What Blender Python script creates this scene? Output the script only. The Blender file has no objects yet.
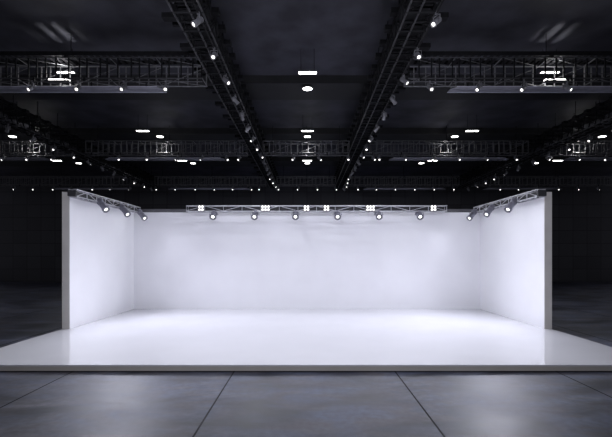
import bpy, bmesh, math, random
from mathutils import Vector, Matrix
random.seed(7)
S = bpy.context.scene
C = bpy.data.collections.new('venue'); S.collection.children.link(C)
PI = math.pi
F = 420.0            # focal length in pixels for the 612 px wide frame
EYE = 2.3

# ------------------------------------------------------------------ materials
def nt(name):
    m = bpy.data.materials.new(name); m.use_nodes = True
    t = m.node_tree; b = t.nodes['Principled BSDF']
    return m, t, b
def setp(b, col=None, rough=None, metal=None, spec=None):
    if col is not None: b.inputs['Base Color'].default_value = (*col, 1)
    if rough is not None: b.inputs['Roughness'].default_value = rough
    if metal is not None: b.inputs['Metallic'].default_value = metal
    if spec is not None: b.inputs['Specular IOR Level'].default_value = spec
def mottled(name, c1, c2, rough, metal=0.0, scale=4.0, bump=0.0, spec=0.5, rvar=0.0):
    m, t, b = nt(name); setp(b, c1, rough, metal, spec)
    tc = t.nodes.new('ShaderNodeTexCoord')
    n = t.nodes.new('ShaderNodeTexNoise'); n.inputs['Scale'].default_value = scale; n.inputs['Detail'].default_value = 6
    t.links.new(tc.outputs['Object'], n.inputs['Vector'])
    r = t.nodes.new('ShaderNodeValToRGB')
    r.color_ramp.elements[0].position = .35; r.color_ramp.elements[1].position = .65
    r.color_ramp.elements[0].color = (*c1, 1); r.color_ramp.elements[1].color = (*c2, 1)
    t.links.new(n.outputs['Fac'], r.inputs['Fac']); t.links.new(r.outputs['Color'], b.inputs['Base Color'])
    if rvar:
        mr = t.nodes.new('ShaderNodeMapRange'); mr.inputs['To Min'].default_value = rough - rvar; mr.inputs['To Max'].default_value = rough + rvar
        t.links.new(n.outputs['Fac'], mr.inputs['Value']); t.links.new(mr.outputs['Result'], b.inputs['Roughness'])
    if bump:
        bp = t.nodes.new('ShaderNodeBump'); bp.inputs['Strength'].default_value = bump; bp.inputs['Distance'].default_value = .01
        t.links.new(n.outputs['Fac'], bp.inputs['Height']); t.links.new(bp.outputs['Normal'], b.inputs['Normal'])
    return m
def emis(name, col, s):
    m, t, b = nt(name); setp(b, (0.02, 0.02, 0.02), .4)
    b.inputs['Emission Color'].default_value = (*col, 1); b.inputs['Emission Strength'].default_value = s
    # slight hot-spot texture of the diffuser keeps it procedural
    return m

WALLW = mottled('white booth panel', (.84, .84, .86), (.86, .86, .88), .5, scale=1.2, spec=.3)
DECKM = mottled('white gloss deck', (.66, .66, .68), (.68, .68, .70), .07, scale=1.0, spec=.55, rvar=.02)
EDGE = mottled('grey deck edging', (.50, .47, .41), (.53, .50, .44), .6, scale=3)
TRIMM = mottled('grey end trim', (.56, .54, .50), (.60, .58, .54), .6, scale=2)
TOPSHADE = mottled('grey shade band', (.09, .09, .1), (.11, .11, .12), .55, scale=3)  # shade of the back wall's unlit top, put into the colour
BLACK = mottled('black painted steel', (.006, .006, .007), (.011, .011, .012), .6, metal=0, scale=9, spec=.12)
GUN = mottled('dark grey steel', (.055, .055, .06), (.085, .085, .09), .45, metal=.5, scale=8)
RAILD = mottled('dark grey rail enamel', (.12, .12, .145), (.15, .15, .18), .5, scale=5)
RAILM = mottled('grey rail enamel', (.30, .30, .35), (.36, .36, .41), .45, scale=5)
STEEL = mottled('grey galvanised steel', (.10, .10, .105), (.16, .16, .165), .5, metal=.3, scale=8)
DUSK = mottled('dark chord steel', (.03, .03, .033), (.05, .05, .055), .5, metal=.2, scale=8, spec=.3)
ALU = mottled('bright aluminium', (.42, .42, .45), (.55, .55, .58), .42, metal=.6, scale=7)
LAMPB = mottled('grey lamp enamel', (.2, .2, .24), (.26, .26, .31), .4, metal=.3, scale=9)
LAMPS = mottled('small lamp enamel', (.12, .12, .13), (.17, .17, .18), .45, metal=.3, scale=9)
RUBBER = mottled('black box plastic', (.015, .015, .017), (.025, .025, .028), .6, scale=9)
LENS = emis('lit lens', (1, .98, .97), 3)
LENSB = emis('lit booth lens', (.97, .97, 1), 2.5)
PANEL = emis('lit diffuser', (1, .98, .97), 9)
TUBE = emis('lit tube', (1, .98, .95), 9)
CELL = emis('lit blinder cell', (1, .99, 1), 1.5)

# concrete floor with saw-cut slab joints
def floor_mat():
    m, t, b = nt('polished concrete'); setp(b, rough=.34, spec=.18)
    N, L = t.nodes.new, t.links.new
    geo = N('ShaderNodeNewGeometry'); sep = N('ShaderNodeSeparateXYZ'); L(geo.outputs['Position'], sep.inputs[0])
    def noise(sc, det, dist=0.0, vec=None):
        n = N('ShaderNodeTexNoise'); n.inputs['Scale'].default_value = sc; n.inputs['Detail'].default_value = det
        n.inputs['Distortion'].default_value = dist
        L(vec or geo.outputs['Position'], n.inputs['Vector']); return n
    mp = N('ShaderNodeMapping'); mp.inputs['Scale'].default_value = (.7, 1.5, 1); L(geo.outputs['Position'], mp.inputs[0])
    n1 = noise(.9, 8, .6, mp.outputs[0]); n2 = noise(9, 8); n3 = noise(.35, 3)
    r = N('ShaderNodeValToRGB'); L(n1.outputs['Fac'], r.inputs['Fac'])
    e = r.color_ramp.elements
    e[0].position = .3; e[0].position = .36; e[0].color = (.018, .019, .026, 1); e[1].position = .64; e[1].color = (.098, .103, .136, 1)
    mx = N('ShaderNodeMix'); mx.data_type = 'RGBA'; mx.blend_type = 'OVERLAY'; mx.inputs['Factor'].default_value = .55
    L(r.outputs['Color'], mx.inputs['A']); L(n2.outputs['Fac'], mx.inputs['B'])
    n4 = noise(1.7, 10, 1.2, mp.outputs[0])
    tint = N('ShaderNodeValToRGB'); L(n4.outputs['Fac'], tint.inputs['Fac'])
    tint.color_ramp.elements[0].position = .38; tint.color_ramp.elements[0].color = (1.12, 1.0, .88, 1)
    tint.color_ramp.elements[1].position = .6; tint.color_ramp.elements[1].color = (.9, 1.0, 1.14, 1)
    mt = N('ShaderNodeMix'); mt.data_type = 'RGBA'; mt.blend_type = 'MULTIPLY'; mt.inputs['Factor'].default_value = .8
    L(mx.outputs['Result'], mt.inputs['A']); L(tint.outputs['Color'], mt.inputs['B'])
    def joint(sock, off, per, w):
        a = N('ShaderNodeMath'); a.operation = 'SUBTRACT'; L(sock, a.inputs[0]); a.inputs[1].default_value = off
        p = N('ShaderNodeMath'); p.operation = 'PINGPONG'; L(a.outputs[0], p.inputs[0]); p.inputs[1].default_value = per / 2
        c = N('ShaderNodeMath'); c.operation = 'LESS_THAN'; L(p.outputs[0], c.inputs[0]); c.inputs[1].default_value = w
        return c.outputs[0]
    jx = joint(sep.outputs['X'], -1.44, 3.18, .014); jy = joint(sep.outputs['Y'], 8.32, 6.36, .014)
    mj = N('ShaderNodeMath'); mj.operation = 'MAXIMUM'; L(jx, mj.inputs[0]); L(jy, mj.inputs[1])
    m2 = N('ShaderNodeMix'); m2.data_type = 'RGBA'; L(mj.outputs[0], m2.inputs['Factor'])
    L(mt.outputs['Result'], m2.inputs['A']); m2.inputs['B'].default_value = (.012, .012, .014, 1)
    L(m2.outputs['Result'], b.inputs['Base Color'])
    mr = N('ShaderNodeMapRange'); mr.inputs['To Min'].default_value = .36; mr.inputs['To Max'].default_value = .62
    L(n1.outputs['Fac'], mr.inputs['Value'])
    rj = N('ShaderNodeMath'); rj.operation = 'MAXIMUM'; L(mr.outputs[0], rj.inputs[0]); L(mj.outputs[0], rj.inputs[1])
    L(rj.outputs[0], b.inputs['Roughness'])
    bp = N('ShaderNodeBump'); bp.inputs['Strength'].default_value = .12; bp.inputs['Distance'].default_value = .01
    L(n2.outputs['Fac'], bp.inputs['Height']); L(bp.outputs['Normal'], b.inputs['Normal'])
    return m
FLOOR = floor_mat()
def panel_wall_mat():
    m, t, b = nt('dark acoustic panels'); setp(b, rough=.6, spec=.3)
    N, L = t.nodes.new, t.links.new
    tc = N('ShaderNodeTexCoord'); mp = N('ShaderNodeMapping'); L(tc.outputs['Object'], mp.inputs[0])
    mp.inputs['Rotation'].default_value = (PI/2, 0, 0)
    br = N('ShaderNodeTexBrick'); L(mp.outputs[0], br.inputs['Vector']); br.offset = 0
    br.inputs['Scale'].default_value = 1; br.inputs['Brick Width'].default_value = 1.2; br.inputs['Row Height'].default_value = 1.1
    br.inputs['Mortar Size'].default_value = .02
    br.inputs['Color1'].default_value = (.028, .028, .031, 1); br.inputs['Color2'].default_value = (.038, .038, .042, 1)
    br.inputs['Mortar'].default_value = (.008, .008, .009, 1)
    L(br.outputs['Color'], b.inputs['Base Color']); return m
PWALL = panel_wall_mat()
CEILM = mottled('dark painted plaster', (.022, .022, .028), (.048, .048, .06), .7, scale=.9, bump=.4, spec=.25)
BEAMM = mottled('black painted beam', (.014, .014, .015), (.02, .02, .021), .7, scale=1, spec=.25)

# ------------------------------------------------------------------ mesh helpers
class MB:
    def __init__(s): s.b = bmesh.new()
    def box(s, c, d, M=None, bev=0):
        r = bmesh.ops.create_cube(s.b, size=1)['verts']
        X = Matrix.Translation(c) @ (M or Matrix.Identity(4)) @ Matrix.Diagonal((*d, 1))
        bmesh.ops.transform(s.b, matrix=X, verts=r)
        if bev:
            es = list({e for v in r for e in v.link_edges})
            bmesh.ops.bevel(s.b, geom=es, offset=bev, segments=2, affect='EDGES')
        return s
    def tube(s, p, q, r, n=8, r2=None):
        p, q = Vector(p), Vector(q); d = q - p
        v = bmesh.ops.create_cone(s.b, segments=n, radius1=r, radius2=r if r2 is None else r2, depth=d.length, cap_ends=True)['verts']
        X = Matrix.Translation((p+q)/2) @ d.to_track_quat('Z', 'Y').to_matrix().to_4x4()
        bmesh.ops.transform(s.b, matrix=X, verts=v); return s
    def lathe(s, prof, origin, axis, n=20):
        """prof: list of (radius, distance along axis)"""
        X = Matrix.Translation(origin) @ Vector(axis).to_track_quat('Z', 'Y').to_matrix().to_4x4()
        rings = []
        for r, z in prof:
            rings.append([s.b.verts.new(X @ Vector((max(r, 1e-4)*math.cos(2*PI*k/n), max(r, 1e-4)*math.sin(2*PI*k/n), z))) for k in range(n)])
        for a, c in zip(rings, rings[1:]):
            for k in range(n):
                s.b.faces.new((a[k], a[(k+1) % n], c[(k+1) % n], c[k]))
        s.b.faces.new(rings[0][::-1]); s.b.faces.new(rings[-1]); return s
    def mesh(s, name, m, smooth=False):
        bmesh.ops.recalc_face_normals(s.b, faces=s.b.faces)
        me = bpy.data.meshes.new(name); s.b.to_mesh(me); s.b.free(); me.materials.append(m)
        if smooth:
            for p in me.polygons: p.use_smooth = True
            me.set_sharp_from_angle(angle=math.radians(35))
        return me
    def build(s, name, m, parent=None, smooth=False, loc=(0, 0, 0)):
        return put(name, s.mesh(name, m, smooth), parent, loc)
def put(name, me, parent=None, loc=(0, 0, 0), label=None):
    o = bpy.data.objects.new(name, me); C.objects.link(o); o.location = loc
    if parent: o.parent = parent
    if label: o['label'] = label
    return o
def thing(name, label, cat, loc=(0, 0, 0), rz=0, group=None):
    o = bpy.data.objects.new(name, None); C.objects.link(o); o.location = loc; o.rotation_euler = (0, 0, rz)
    o.empty_display_size = .1
    o['label'] = label; o['category'] = cat
    if group: o['group'] = group
    return o
def copy_tree(o, parent=None):
    c = o.copy(); C.objects.link(c)
    if parent: c.parent = parent
    for ch in list(o.children): copy_tree(ch, c)
    return c
def structure(o): o['kind'] = 'structure'; return o
ORD = ['', 'first', 'second', 'third', 'fourth', 'fifth', 'sixth', 'seventh', 'eighth', 'ninth', 'tenth', 'eleventh', 'twelfth',
       'thirteenth', 'fourteenth', 'fifteenth', 'sixteenth', 'seventeenth', 'eighteenth', 'nineteenth', 'twentieth',
       'twenty-first', 'twenty-second', 'twenty-third', 'twenty-fourth', 'twenty-fifth', 'twenty-sixth', 'twenty-seventh',
       'twenty-eighth', 'twenty-ninth', 'thirtieth', 'thirty-first', 'thirty-second']

# ------------------------------------------------------------------ room shell
CZ = EYE + 6.8
XW, YF, YN = 28.0, 36.0, -7.0
def slab(name, c, d, m): return structure(MB().box(c, d).build(name, m))
slab('floor', (0, (YF+YN)/2, -.1), (2*XW, YF-YN, .2), FLOOR)
slab('ceiling', (0, (YF+YN)/2, CZ+.1), (2*XW, YF-YN, .2), CEILM)
slab('wall_back', (0, YF+.1, CZ/2), (2*XW, .2, CZ), PWALL)
BZ = EYE + 6.5
for i, y0 in enumerate((15.9, 22.5, 29.1)):
    slab('trim_%d' % (i+1), (0, y0+.85, (BZ+CZ)/2), (2*XW, 1.7, CZ-BZ), BEAMM)

# ------------------------------------------------------------------ platform and booth
DF, DB = 12.26, 16.84        # depth of the side walls' front ends and of the back wall's face
XI, XO = 6.934, 7.153
PZ, TZ = .138, 4.14
PF = 8.26
pl = thing('platform', 'low wide white glossy exhibition platform with grey front edge on concrete floor', 'platform', (0, (PF+17.1)/2, 0))
cy = -(PF+17.1)/2
MB().box((0, (PF+17.1)/2+cy, PZ-.015), (2*XO, 17.1-PF, .03), bev=.004).build('deck', DECKM, pl)
MB().box((0, PF+.012+cy, (PZ-.03+.02)/2), (2*XO-.01, .03, PZ-.03-.02)).build('front_fascia', EDGE, pl)
for s in (-1, 1):
    MB().box((s*(XO-.02), (PF+17.1)/2+cy+.03, (PZ-.03+.02)/2), (.03, 17.0-PF, PZ-.03-.02)).build('side_fascia', EDGE, pl)
MB().box((0, (PF+17.1)/2+.15+cy, .01+.045), (2*XO-.3, 17.1-PF-.5, .11)).build('base_frame', BLACK, pl)

bo = thing('exhibition_booth', 'open white three-sided exhibition booth standing on the glossy platform', 'booth', (0, DB, PZ))
for s in (-1, 1):
    MB().box((s*(XI+XO)/2, (DF+.012+DB+.22)/2-DB, (TZ-PZ)/2), (XO-XI, DB+.22-DF-.012, TZ-PZ), bev=.004).build('side_wall', WALLW, bo)
    MB().box((s*(XI+XO)/2, DF+.006-DB, (TZ-PZ)/2), (XO-XI, .012, TZ-PZ), bev=.003).build('end_trim', TRIMM, bo).__setitem__('label', 'grey trim closing the front end of the side wall')
MB().box((0, .11, (TZ-.13-PZ)/2), (2*XI, .22, TZ-.13-PZ)).build('back_wall', WALLW, bo)
MB().box((0, .11, TZ-.065-PZ), (2*XI, .24, .13)).build('top_shade', TOPSHADE, bo, ).__setitem__('label', 'grey shade band painted along the back wall top')  # separate band that colours in the unlit top of the wall

# ------------------------------------------------------------------ booth trusses
def alu_truss(root, L, H, W, axis, brace_n):
    """box truss, local origin at bottom centre of its start, running along axis ('X' or 'Y')"""
    def P(t, w, z): return (t, w, z) if axis == 'X' else (w, t, z)
    for w in (-W/2, W/2):
        for z in (.02, H-.02):
            MB().tube(P(0, w, z), P(L, w, z), .02, 10).build('chord', ALU, root, True)
    st = L/brace_n
    for i in range(brace_n+1):
        m = MB(); t = min(max(i*st, .012), L-.012)
        for w in (-W/2, W/2): m.tube(P(t, w, .02), P(t, w, H-.02), .011, 6)
        for z in (.02, H-.02): m.tube(P(t, -W/2, z), P(t, W/2, z), .011, 6)
        m.build('cross_frame', ALU, root, True)
    for i in range(brace_n):
        m = MB(); a, b = i*st, (i+1)*st
        if i % 2: a, b = b, a
        for w in (-W/2, W/2): m.tube(P(a, w, .03), P(b, w, H-.03), .011, 6)
        for z in (.02, H-.02): m.tube(P(a, -W/2, z), P(b, W/2, z), .009, 6)
        m.build('diagonal_brace', ALU, root, True)
# back truss, carried on short brackets off the back wall
BTY, BTZ = 16.45, 3.985
sb = (BTY)/F
bx0, bx1 = (187-307)*sb, (446-307)*sb
bt = thing('lighting_truss', 'bright aluminium box truss along the top of the white back wall', 'truss', (bx0, BTY, BTZ))
alu_truss(bt, bx1-bx0, .25, .24, 'X', 14)
MB().box(((bx1-bx0)/2, .06, .125), (bx1-bx0-.1, .05, .17)).build('gap_shade', RUBBER, bt).__setitem__('label', 'black strip darkening the gaps inside the truss')  # black strip added so the truss interior reads dark
for t in (.4, 3.4, 6.7, (bx1-bx0)-.4):
    MB().box((t, .235, .225), (.05, .31, .03)).box((t, .375, .16), (.08, .03, .16)).build('wall_bracket', GUN, bt)
# side trusses on the side walls
STX = 6.72
for s, nm in ((-1, 'left'), (1, 'right')):
    y0, y1 = 12.05, 16.2
    r = thing('lighting_truss', 'bright aluminium box truss along the top of the white %s side wall' % nm, 'truss', (s*STX, y0, 3.96))
    alu_truss(r, y1-y0+.45, .24, .22, 'Y', 8)
    MB().box((s*.04, (y1-y0+.45)/2+.1, .11), (.05, y1-y0+.2, .17)).build('gap_shade', RUBBER, r).__setitem__('label', 'black strip darkening the gaps inside the truss')  # same added dark strip behind the side truss members
    MB().box((0, -.02, .11), (.24, .10, .17), bev=.008).build('end_box', RUBBER, r).__setitem__('label', 'black box at the open end of the truss')
    for t in (1.0, 2.6, 4.2):
        MB().box((s*.21, t, .205), (.26, .05, .03)).box((s*.12, t, .12), (.03, .05, .2)).build('wall_bracket', GUN, r)

# ------------------------------------------------------------------ lamps
def big_lamp(label, loc, rz, group):
    """profile spot hanging under a booth truss; aims along local -Y, tilted down; origin at the clamp"""
    t = thing('stage_spotlight', label, 'spotlight', loc, rz, group)
    return t
TILT = math.radians(38)      # below the horizontal
def lamp_parts(t, k, tilt, body, lensm, light=None, drop=.16, L=.42, R=.115):
    a = Vector((0, -math.cos(tilt), -math.sin(tilt)))
    piv = Vector((0, 0, -drop*1.0))
    MB().box((0, 0, .015), (.07*k, .06*k, .07*k), bev=.006*k).tube((0, 0, 0), (0, 0, -.05*k), .012*k, 8).build('clamp', body, t)
    m = MB(); w = R+.022*k
    m.box((0, 0, -.05*k), (2*w, .035*k, .008*k))
    for s in (-1, 1):
        m.box((s*w, 0, (-.05*k+piv.z)/2-.01*k), (.008*k, .035*k, abs(piv.z)-.05*k+.03*k)); m.tube((s*(w-.012), 0, piv.z), (s*(w+.02*k), 0, piv.z), .018*k, 10)
    m.build('yoke', body, t)
    b0 = piv - a*(L*.45); z = L
    prof = [(R*.55, -.01*L), (R*.72, .03*L), (R*.78, .08*L)]
    for i in range(5):
        q = .10+i*.055
        prof += [(R*.9, q*L), (R*.9, (q+.022)*L), (R*.76, (q+.024)*L), (R*.76, (q+.05)*L)]
    prof += [(R*.82, .42*L), (R*.86, .80*L), (R, .84*L), (R, L), (R*.84, L), (R*.80, .93*L)]
    MB().lathe(prof, b0, a, 20).build('housing', body, t, True)
    q = .46 if k == 1 else .58
    MB().lathe([(R*.79, .925*L), (R*.79, .94*L), (R*.3, .94*L)], b0, a, 20).build('reflector_ring', GUN, t, True)
    MB().lathe([(R*q, .935*L), (R*(q-.03), .955*L), (R*q*.6, .975*L), (R*.1, .985*L)], b0 + a*(.01*L), a, 20).build('lens', lensm, t, True)
    return b0 + a*L, a
def spot_light(parent, pos, a, power, ang, col=(1, 1, 1), rad=.06, blend=.8):
    l = bpy.data.lights.new('spot', 'SPOT'); l.energy = power; l.spot_size = math.radians(ang); l.spot_blend = blend
    l.color = col; l.shadow_soft_size = rad
    o = bpy.data.objects.new('lamp_light', l); C.objects.link(o); o.parent = parent
    o.location = pos + a*.05; o.rotation_euler = a.to_track_quat('-Z', 'Y').to_euler(); return o
BLUE = (.84, .85, 1)
G = 'spotlights under the back truss of the booth'
PW_BACK, PW_SIDE = 116, 450
for i, px in enumerate((213, 254.5, 295.5, 337.5, 379, 420)):
    d = 16.22
    nm = ['leftmost spotlight under the aluminium truss on the white back wall',
          'second spotlight from the left under the truss on the back wall',
          'third spotlight from the left under the truss on the back wall',
          'third spotlight from the right under the truss on the back wall',
          'second spotlight from the right under the truss on the back wall',
          'rightmost spotlight under the aluminium truss on the white back wall'][i]
    t = thing('stage_spotlight', nm, 'spotlight', ((px-307)*d/F, 16.33, 3.995), 0, G)
    tip, a = lamp_parts(t, 1, math.radians(32), LAMPB, LENSB, drop=.13, L=.36, R=.135)
    spot_light(t, tip, a, PW_BACK, 140, BLUE, .1, 1)
G = 'spotlights under the side trusses of the booth'
for s, sd in ((-1, 'left'), (1, 'right')):
    for i, d in enumerate((13.2, 14.78, 16.33)):
        nm = ['large spotlight nearest the open end of the truss on the %s side wall',
              'middle of the three large spotlights on the %s side wall truss',
              'large spotlight nearest the back wall on the %s side wall truss'][i] % sd
        t = thing('stage_spotlight', nm, 'spotlight', (s*6.47, d+.06, 4.0), s*-math.radians(62), G)
        # local -Y turned so that it looks into the booth and slightly out of its open side
        t.rotation_euler.z = math.radians(62) if s < 0 else math.radians(-62)
        tip, a = lamp_parts(t, 1, math.radians(42), LAMPB, LENSB, drop=.10, L=.52, R=.115)
        spot_light(t, tip, a, PW_SIDE*(.24 if i == 2 else 1), 135 if i < 2 else 115, BLUE, .1, 1)

# lit multi-cell panels hanging in the back truss
names = ['leftmost small lit four-cell panel in the back wall truss', 'wider lit six-cell panel in the back wall truss, left of centre',
         'small lit four-cell panel in the back truss near its middle, left one of two', 'small lit four-cell panel in the back truss near its middle, right one of two',
         'wider lit six-cell panel in the back wall truss, right of centre', 'rightmost small lit four-cell panel in the back wall truss']
for (px, nc), nm in zip(((201, 2), (265.5, 3), (306.5, 2), (326.5, 2), (370.5, 3), (433.5, 2)), names):
    y = BTY-.12-.055; sc = y/F
    t = thing('blinder_light', nm, 'light panel', ((px-307)*sc, y, BTZ-.005), 0, 'lit panels in the back truss')
    w = .115*nc
    MB().box((0, .02, .135), (w+.02, .04, .25), bev=.004).build('housing', GUN, t)
    for k in range(nc):
        for z in (.077, .193):
            MB().lathe([(.05, 0), (.05, .012), (.035, .022), (.01, .026)], ((k-(nc-1)/2)*.115, -.001, z), (0, -1, 0), 16).build('lamp_cell', CELL, t, True)

# ------------------------------------------------------------------ small track spots
def make_small():
    t = thing('track_spotlight', '', 'spotlight')
    lamp_parts(t, .8, math.radians(42), LAMPS, LENS, drop=.16, L=.27, R=.07)
    return t
proto = make_small(); used = [False]
proto_parts = list(proto.children)
def small(loc, rz, label, group, light=None, aim=None):
    if used[0]:
        o = proto.copy(); C.objects.link(o)
        for ch in proto_parts:
            c = ch.copy(); C.objects.link(c); c.parent = o
    else: o = proto
    used[0] = True
    o.location = loc; o.rotation_euler = (0, 0, rz); o['label'] = label; o['group'] = group
    if light:
        tip = Vector((0, -.15, -.30)); R = Matrix.Rotation(-rz, 3, 'Z')
        d = (R @ (Vector(aim) - Vector(loc))).normalized()
        a0 = Vector((0, -math.cos(math.radians(42)), -math.sin(math.radians(42))))
        spot_light(o, tip+a0*.03, d if light == DOWN else a0, light, 62 if light == DOWN else 110, (.9, .92, 1))
    return o

# ------------------------------------------------------------------ black overhead trusses along the room
HB, HT = EYE+5.3, EYE+5.92
uprights = {}
def mesh_of(key, fn):
    if key not in uprights: uprights[key] = fn()
    return uprights[key]
LO, LI, UO, UI = .37, -.27, .56, -.2      # outer/inner lower and upper chord offsets
def frame_mesh():
    m = MB()
    for a, b in ((LO, UO), (LI, UI)): m.tube((a, 0, 0), (b, 0, .62), .028, 6)
    for a, b, z in ((LI, LO, 0), (UI, UO, .62)): m.box(((a+b)/2, 0, z), (b-a+.04, .06, .045))
    return m.mesh('cross_frame', BLACK)
def outrig_mesh():
    m = MB().box((.47, 0, .76), (1.3, .22, .12)).box((.42, .34, .76), (1.1, .1, .1))
    for x in (-.1, .8): m.tube((x, 0, .76), (x, 0, CZ-HB), .014, 6)
    return m.mesh('hanger_beam', BLACK)
def brace_mesh(L):
    m = MB()
    m.tube((LO, 0, .02), (UO, L, .6), .014, 6); m.tube((LI, 0, .02), (UI, L, .6), .014, 6)
    m.tube((LI, L, 0), (LO, 0, 0), .012, 6); m.box(((LI+LO)/2, L*.5, 0), (LO-LI, .03, .03))
    return m.mesh('diagonal_brace', BLACK)
def long_truss(xc, y0, y1, label, lampx):
    t = thing('overhead_truss', label, 'truss', (xc, y0, HB))
    L = y1-y0; sg = 1 if xc > 0 else -1
    if sg < 0: t.scale = (-1, 1, 1)
    for x in (LO, .0, LI): MB().tube((x, 0, 0), (x, L, 0), .024, 8).build('chord', DUSK, t, True)
    for x in (UO, UI): MB().tube((x, 0, .62), (x, L, .62), .028, 8).build('chord', BLACK, t, True)
    m = MB().box(((UO+UI)/2, L/2, .665), (UO-UI+.04, L, .02))
    for x in (UO, UI): m.box((x, L/2, .72), (.02, L, .13))
    m.build('cable_tray', BLACK, t)
    n = int(round(L/.765)); st = L/n
    for i in range(n+1):
        put('cross_frame', mesh_of('fr', frame_mesh), t, (0, i*st, 0))
        if i < n: put('diagonal_brace', mesh_of(('br', round(st, 3)), lambda: brace_mesh(st)), t, (0, i*st, 0))
        put('side_bracket', mesh_of('sb', lambda: MB().box((.42, .2, .66), (.62, .14, .1)).box((-.28, .45, .7), (.22, .2, .12)).mesh('side_bracket', BLACK)), t, (0, i*st, 0))
        if i % 2 == 0: put('hanger_beam', mesh_of('out', outrig_mesh), t, (0, i*st, 0))
    px = (lampx-xc)*sg
    MB().tube((px, 0, -.12), (px, L, -.12), .018, 8).build('lamp_pipe', BLACK, t, True)
    i = 0.5
    while i < L:
        put('pipe_hanger', mesh_of('ph', lambda: MB().box((0, 0, -.06), (.03, .03, .12)).box((0, 0, -.005), (.3, .03, .02)).mesh('pipe_hanger', BLACK)), t, (px, i, 0)); i += 1.53
    return t
YS = [9.0+1.53*k for k in range(16)]
AZ = [-150, -90, -30, 30, 90, 150]
info = [(-12.05, -11.85, 'black overhead lighting truss running along the hall over its far left side', 'far left long truss', 5, 8.0),
        (-2.55, -2.33, 'black overhead lighting truss running away left of the centre ceiling lights', 'inner left long truss', 0, 3.0),
        (2.45, 2.78, 'black overhead lighting truss running away right of the centre ceiling lights', 'inner right long truss', 0, 3.0),
        (12.0, 12.25, 'black overhead lighting truss running along the hall over its far right side', 'far right long truss', 5, 8.0)]
KEY = 150
DOWN = 5000
FAR = 140
FRONT = 520
for xc, lx, lab, short, k0, ys in info:
    long_truss(xc, ys, 33.0, lab, lx)
    n = 0
    for k in range(k0, 16):
        az = AZ[k % 6]
        rz = math.radians(az+90)
        n += 1
        nm = '%s small spotlight from the camera under the %s' % (ORD[n], short)
        lit = KEY if (k0 == 0 and k < 10) or (k0 == 5 and k in (5, 7)) else None
        o = small((lx, YS[k], EYE+5.165), rz, nm, 'spotlights under the ' + short, lit, (0, 15, 1))

# added fill spots above the camera, unseen and without fixtures, brighten the booth
for x, aim in ((-7.6, (6.2, 16, 2.4)), (-4.6, (-5.5, 16.8, 3.0)), (-1.6, (0, 15, 2.2)), (1.6, (0, 15, 2.2)), (4.6, (5.5, 16.8, 3.0)), (7.6, (-6.2, 16, 2.4))):
    l = bpy.data.lights.new('spot', 'SPOT'); l.energy = FRONT; l.spot_size = math.radians(100); l.spot_blend = 1
    l.color = BLUE; l.shadow_soft_size = .08
    o = bpy.data.objects.new('front_fill', l); C.objects.link(o); o.location = (x, 3.2, EYE+4.7)
    o.rotation_euler = (Vector(aim)-o.location).to_track_quat('-Z', 'Y').to_euler()

# ------------------------------------------------------------------ cross trusses
CW = .6
def up_mesh():
    return MB().box((0, 0, .31), (.028, .028, .60)).mesh('upright', STEEL)
def cross_truss(x0, x1, yc, label, tray=True):
    L = x1-x0
    t = thing('cross_truss', label, 'truss', ((x0+x1)/2, yc, HB))
    for y in (-CW/2, CW/2):
        for z in (0, .62):
            MB().tube((-L/2, y, z), (L/2, y, z), .022, 8).build('chord', DUSK if tray and y < 0 else STEEL, t, True)  # near chords take the darker silhouette colour
    MB().tube((-L/2, -CW/2, .14), (L/2, -CW/2, .14), .012, 6).tube((-L/2, CW/2, .14), (L/2, CW/2, .14), .012, 6).build('middle_rail', GUN, t, True)
    n = max(2, int(round(L/.31))); st = L/n
    rnd = random.Random(int(yc*10)+int(x0))
    for i in range(n+1):
        for y in (-CW/2, CW/2):
            x = -L/2+.02+(L-.04)*i/n+(rnd.uniform(-.06, .06) if 0 < i < n else 0)
            dark = tray and y < 0  # near face: silhouette shade put into a darker steel colour
            put('upright', mesh_of('up%d' % dark, lambda: MB().box((0, 0, .31), (.04 if dark else .028, .028, .60)).mesh('upright', BLACK if dark else STEEL)), t, (x, y, 0))
    m = MB()
    k = max(1, int(round(L/1.4)))
    for i in range(k):
        a, b = -L/2+L*i/k, -L/2+L*(i+1)/k
        m.tube((a, -CW/2, 0), (b, CW/2, 0), .012, 6); m.tube((a, -CW/2, .62), (b, CW/2, .62), .012, 6)
        m.tube((a, CW/2, .02), (b, CW/2, .6), .012, 6)
        m.tube((b, -CW/2, 0), (b, CW/2, 0), .014, 6); m.tube((b, -CW/2, .62), (b, CW/2, .62), .014, 6)
    m.build('bracing', STEEL, t, True)
    m = MB() if tray else None
    for y in (-CW/2, CW/2) if tray else (): m.box((0, y, .75), (L, .02, .12))
    if tray:
        q = -L/2+.06
        while q < L/2: m.box((q, 0, .70), (.10, CW, .015)); q += .19
        m.build('cable_tray', BLACK, t)
    for x in (-L/2+.5, (L/2-.5)*.02, L/2-.5):
        MB().tube((x, 0, .62), (x, 0, CZ-HB), .012, 6).box((x, 0, .65), (.08, CW+.06, .05)).build('hanger', BLACK, t)
    MB().tube((-L/2, -CW/2-.08, -.13), (L/2, -CW/2-.08, -.13), .018, 8).build('lamp_pipe', GUN, t, True)
    j = -L/2+.35
    while j < L/2:
        put('pipe_hanger', mesh_of('ph2', lambda: MB().box((0, 0, -.065), (.03, .07, .14)).mesh('pipe_hanger', BLACK)), t, (j, -CW/2-.05, 0)); j += 1.5
    return t
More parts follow.
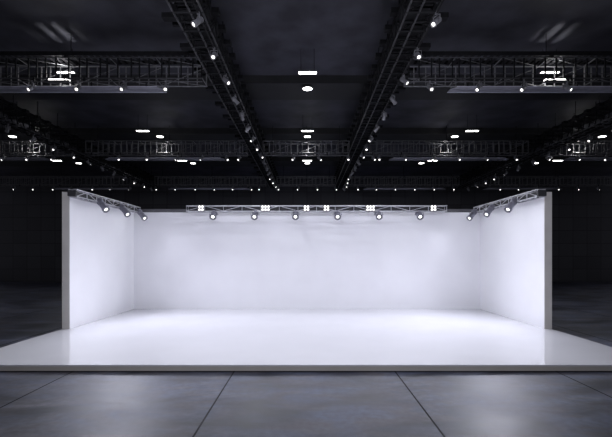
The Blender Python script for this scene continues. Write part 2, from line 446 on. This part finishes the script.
def rail(x0, x1, yc, label):
    t = thing('lighting_rail', label, 'rail', ((x0+x1)/2, yc-.18, EYE+4.98), 0, 'grey rails under the cross trusses')
    L = x1-x0
    # open channel: sloped near lip, flat bottom, tapered ends
    m = MB(); b = m.b
    sec = [(-.14, .07), (-.13, .07), (-.12, .01), (.12, .01), (.12, .07), (.13, .07), (.13, 0), (-.13, 0)]
    A = [b.verts.new((-L/2+(.22 if z > .05 else 0), y+.02, z)) for y, z in sec]
    B = [b.verts.new((L/2-(.22 if z > .05 else 0), y+.02, z)) for y, z in sec]
    for i in range(len(sec)):
        j = (i+1) % len(sec); b.faces.new((A[i], A[j], B[j], B[i]))
    b.faces.new(A); b.faces.new(B[::-1])
    m.build('channel', RAILD, t)
    m2 = MB().tube((-L/2+.2, -.125, .072), (L/2-.2, -.125, .072), .012, 6)
    m2.build('upper_lip', RAILM, t, True)
    MB().tube((-L/2, .15, 0.004), (L/2, .15, .004), .014, 6).build('lower_lip', RAILM, t, True)
    for k in range(4):
        put('hanger_strap', mesh_of('hs', lambda: MB().box((0, 0, .185), (.03, .03, .25)).mesh('hanger_strap', BLACK)), t, (-L/2+.6+k*(L-1.2)/3, .08, 0))
    return t
rows = {'nearest': (12.9, [(-11.5, -3.14), (3.04, 11.5)], [27.5, 76, 121, 165, 432, 478, 523, 572], 91.5),
        'middle': (22.1, [(-19.5, -12.65), (-11.5, -3.14), (-2.3, 2.2), (3.04, 11.5), (12.6, 19.5)],
                   [1, 26, 51, 118.5, 146.5, 175, 200, 227.5, 238, 292.5, 321, 348.5, 375, 379.5, 406, 433, 460, 488, 517, 550, 580, 606], 162),
        'farthest': (32.0, [(-25, -12.65), (-11.5, -3.14), (-2.3, 2.2), (3.04, 11.5), (12.6, 25)],
                     [13, 32.5, 52.5, 71, 92, 109.5, 128, 156, 175, 195, 214, 232.5, 251.5, 259, 278.5, 297.5, 317.5, 336.5, 358, 376.5, 395.5, 415, 434.5, 454, 500.5, 519, 539, 559, 579, 600], 190)}
PLACE = {2: ['left of the hall centre', 'right of the hall centre'],
         5: ['beyond the far left long truss', 'between the two left long trusses', 'in the middle, between the inner long trusses',
             'between the two right long trusses', 'beyond the far right long truss']}
for row, (yc, segs, pxs, ypx) in rows.items():
    for (x0, x1), pc in zip(segs, PLACE[len(segs)]):
        cross_truss(x0, x1, yc, '%s dark cross truss with upright bars, %s' % (row, pc), tray=(row == 'nearest'))
    for s, sd in ((-1, 'left'), (1, 'right')):
        for a, b, w in ((4.3, 10.5, 'inner'), (13.4, 19.3, 'outer')):
            if row == 'nearest' and w == 'outer': continue
            rail(min(s*a, s*b), max(s*a, s*b), yc, '%s grey rail under the %s cross truss on the %s' % (w if row != 'nearest' else 'long', row, sd))
    yl = yc-CW/2-.08
    rnd = random.Random(3)
    for i, px in enumerate(pxs):
        az = rnd.uniform(-65, 65)
        xx = (px-307)*(yl-.12)/F - .1*math.sin(math.radians(az))
        lit, aim = (KEY, (0, 15, 1)) if row == 'nearest' else (FAR, (xx*1.15, yl+(3 if row == 'farthest' else 2), 0)) if i % 4 == 0 else (DOWN, (xx, yl-.6, 0)) if (abs(xx) < 8 and i % 2) else (None, None)
        small((xx, yl, EYE+5.15), math.radians(az), '%s small spotlight from the left in the row under the %s cross trusses' % (ORD[i+1], row), 'spotlights under the %s cross truss' % row, lit, aim)

# ------------------------------------------------------------------ ceiling lights
def ceiling_panel(x, y, z, label):
    t = thing('ceiling_panel_light', label, 'ceiling light', (x, y, z), 0, 'rectangular ceiling lights')
    MB().box((0, 0, .035), (.62, .2, .05), bev=.006).build('housing', GUN, t)
    MB().box((0, 0, .006), (.58, .16, .01)).build('diffuser', PANEL, t)
    m = MB()
    for s in (-1, 1): MB().tube((s*.22, 0, .05), (s*.22, 0, CZ-z), .008, 6).build('suspension_rod', BLACK, t)
    m.b.free()
def round_light(x, y, z, label):
    t = thing('round_downlight', label, 'ceiling light', (x, y, z), 0, 'round ceiling downlights')
    MB().lathe([(.19, -.005), (.225, -.005), (.225, -.03), (.21, -.045), (.19, -.045)], (0, 0, -.045), (0, 0, 1), 28).build('rim', GUN, t, True)
    MB().lathe([(.01, 0), (.175, 0), (.175, .03), (.01, .03)], (0, 0, -.096), (0, 0, 1), 28).build('diffuser', PANEL, t, True)
cols = ['far left', 'left', 'centre', 'right', 'far right']
rws = ['nearest', 'second', 'third']
for j, y in enumerate((13.85, 20.35, 26.75)):
    for i, c in enumerate((-2, -1, 0, 1, 2)):
        x = c*7.98+.02
        if abs(x)*F/y > 312: continue
        ceiling_panel(x, y, EYE+6.0, 'small lit rectangular ceiling light in the %s row, %s column' % (rws[j], cols[i]))
for j, y in enumerate((16.2, 22.74, 29.35)):
    for i, c in enumerate((-2, -1, 0, 1, 2)):
        x = c*7.98+.02
        if abs(x)*F/y > 312 or (j == 0 and c != 0): continue
        round_light(x, y, BZ, 'small lit round downlight on the %s beam, %s column' % (rws[j], cols[i]))
# work lights lying in the nearest cross trusses, throwing light up through the bars
TUBE2 = emis('softly lit tube', (1, .98, .95), 1.0)
def work_light(x, y, label, up):
    t = thing('work_light', label, 'work light', (x, y, HB+.03), 0, 'work lights inside the cross trusses')
    MB().box((0, 0, .012), (.66, .2, .02)).build('tray', GUN, t)
    for q in (-.05, .05): MB().tube((-.3, q, .05), (.3, q, .05), .022, 10).build('lit_tube', TUBE if up else TUBE2, t, True)
    l = bpy.data.lights.new('tube_glow', 'POINT'); l.energy = 14 if up else 18; l.shadow_soft_size = .1
    o = bpy.data.objects.new('tube_glow', l); C.objects.link(o); o.parent = t; o.location = (0, 0, .22)
    if up:
        l = bpy.data.lights.new('uplight', 'SPOT'); l.energy = up; l.spot_size = math.radians(64); l.spot_blend = 1; l.shadow_soft_size = .05
        o = bpy.data.objects.new('uplight', l); C.objects.link(o); o.parent = t; o.location = (0, 0, .1); o.rotation_euler = (PI, 0, 0)
for x, sd in ((-7.62, 'left'), (7.62, 'right')):
    work_light(x, 12.93, 'bright tube work light lying inside the nearest %s cross truss' % sd, 90)
for x, w in ((-14.4, 'beyond the far left long truss'), (-7.5, 'left of the hall centre'), (0.05, 'in the hall centre'), (7.3, 'right of the hall centre'), (14.3, 'beyond the far right long truss')):
    work_light(x, 22.13, 'tube work light lying inside the middle cross truss %s' % w, 0)

# light leaving the rectangular lights: their diffusers emit; an added grey world fill lights the ceiling
w = bpy.data.worlds.new('hall'); S.world = w; w.use_nodes = True
w.node_tree.nodes['Background'].inputs['Color'].default_value = (.5, .5, .6, 1)
w.node_tree.nodes['Background'].inputs['Strength'].default_value = 0.3

# ------------------------------------------------------------------ camera
cam = bpy.data.cameras.new('camera'); co = bpy.data.objects.new('camera', cam); C.objects.link(co)
co.location = (0, 0, EYE); co.rotation_euler = (PI/2, 0, 0)
cam.sensor_width = 36; cam.sensor_fit = 'HORIZONTAL'; cam.lens = F/612*36
cam.shift_x = -1/612; cam.shift_y = 36.5/612
cam.clip_end = 200
S.camera = co
S.view_settings.view_transform = 'Standard'; S.view_settings.look = 'None'
S.view_settings.gamma = 1; S.view_settings.exposure = 0.14; S.view_settings.use_curve_mapping = False
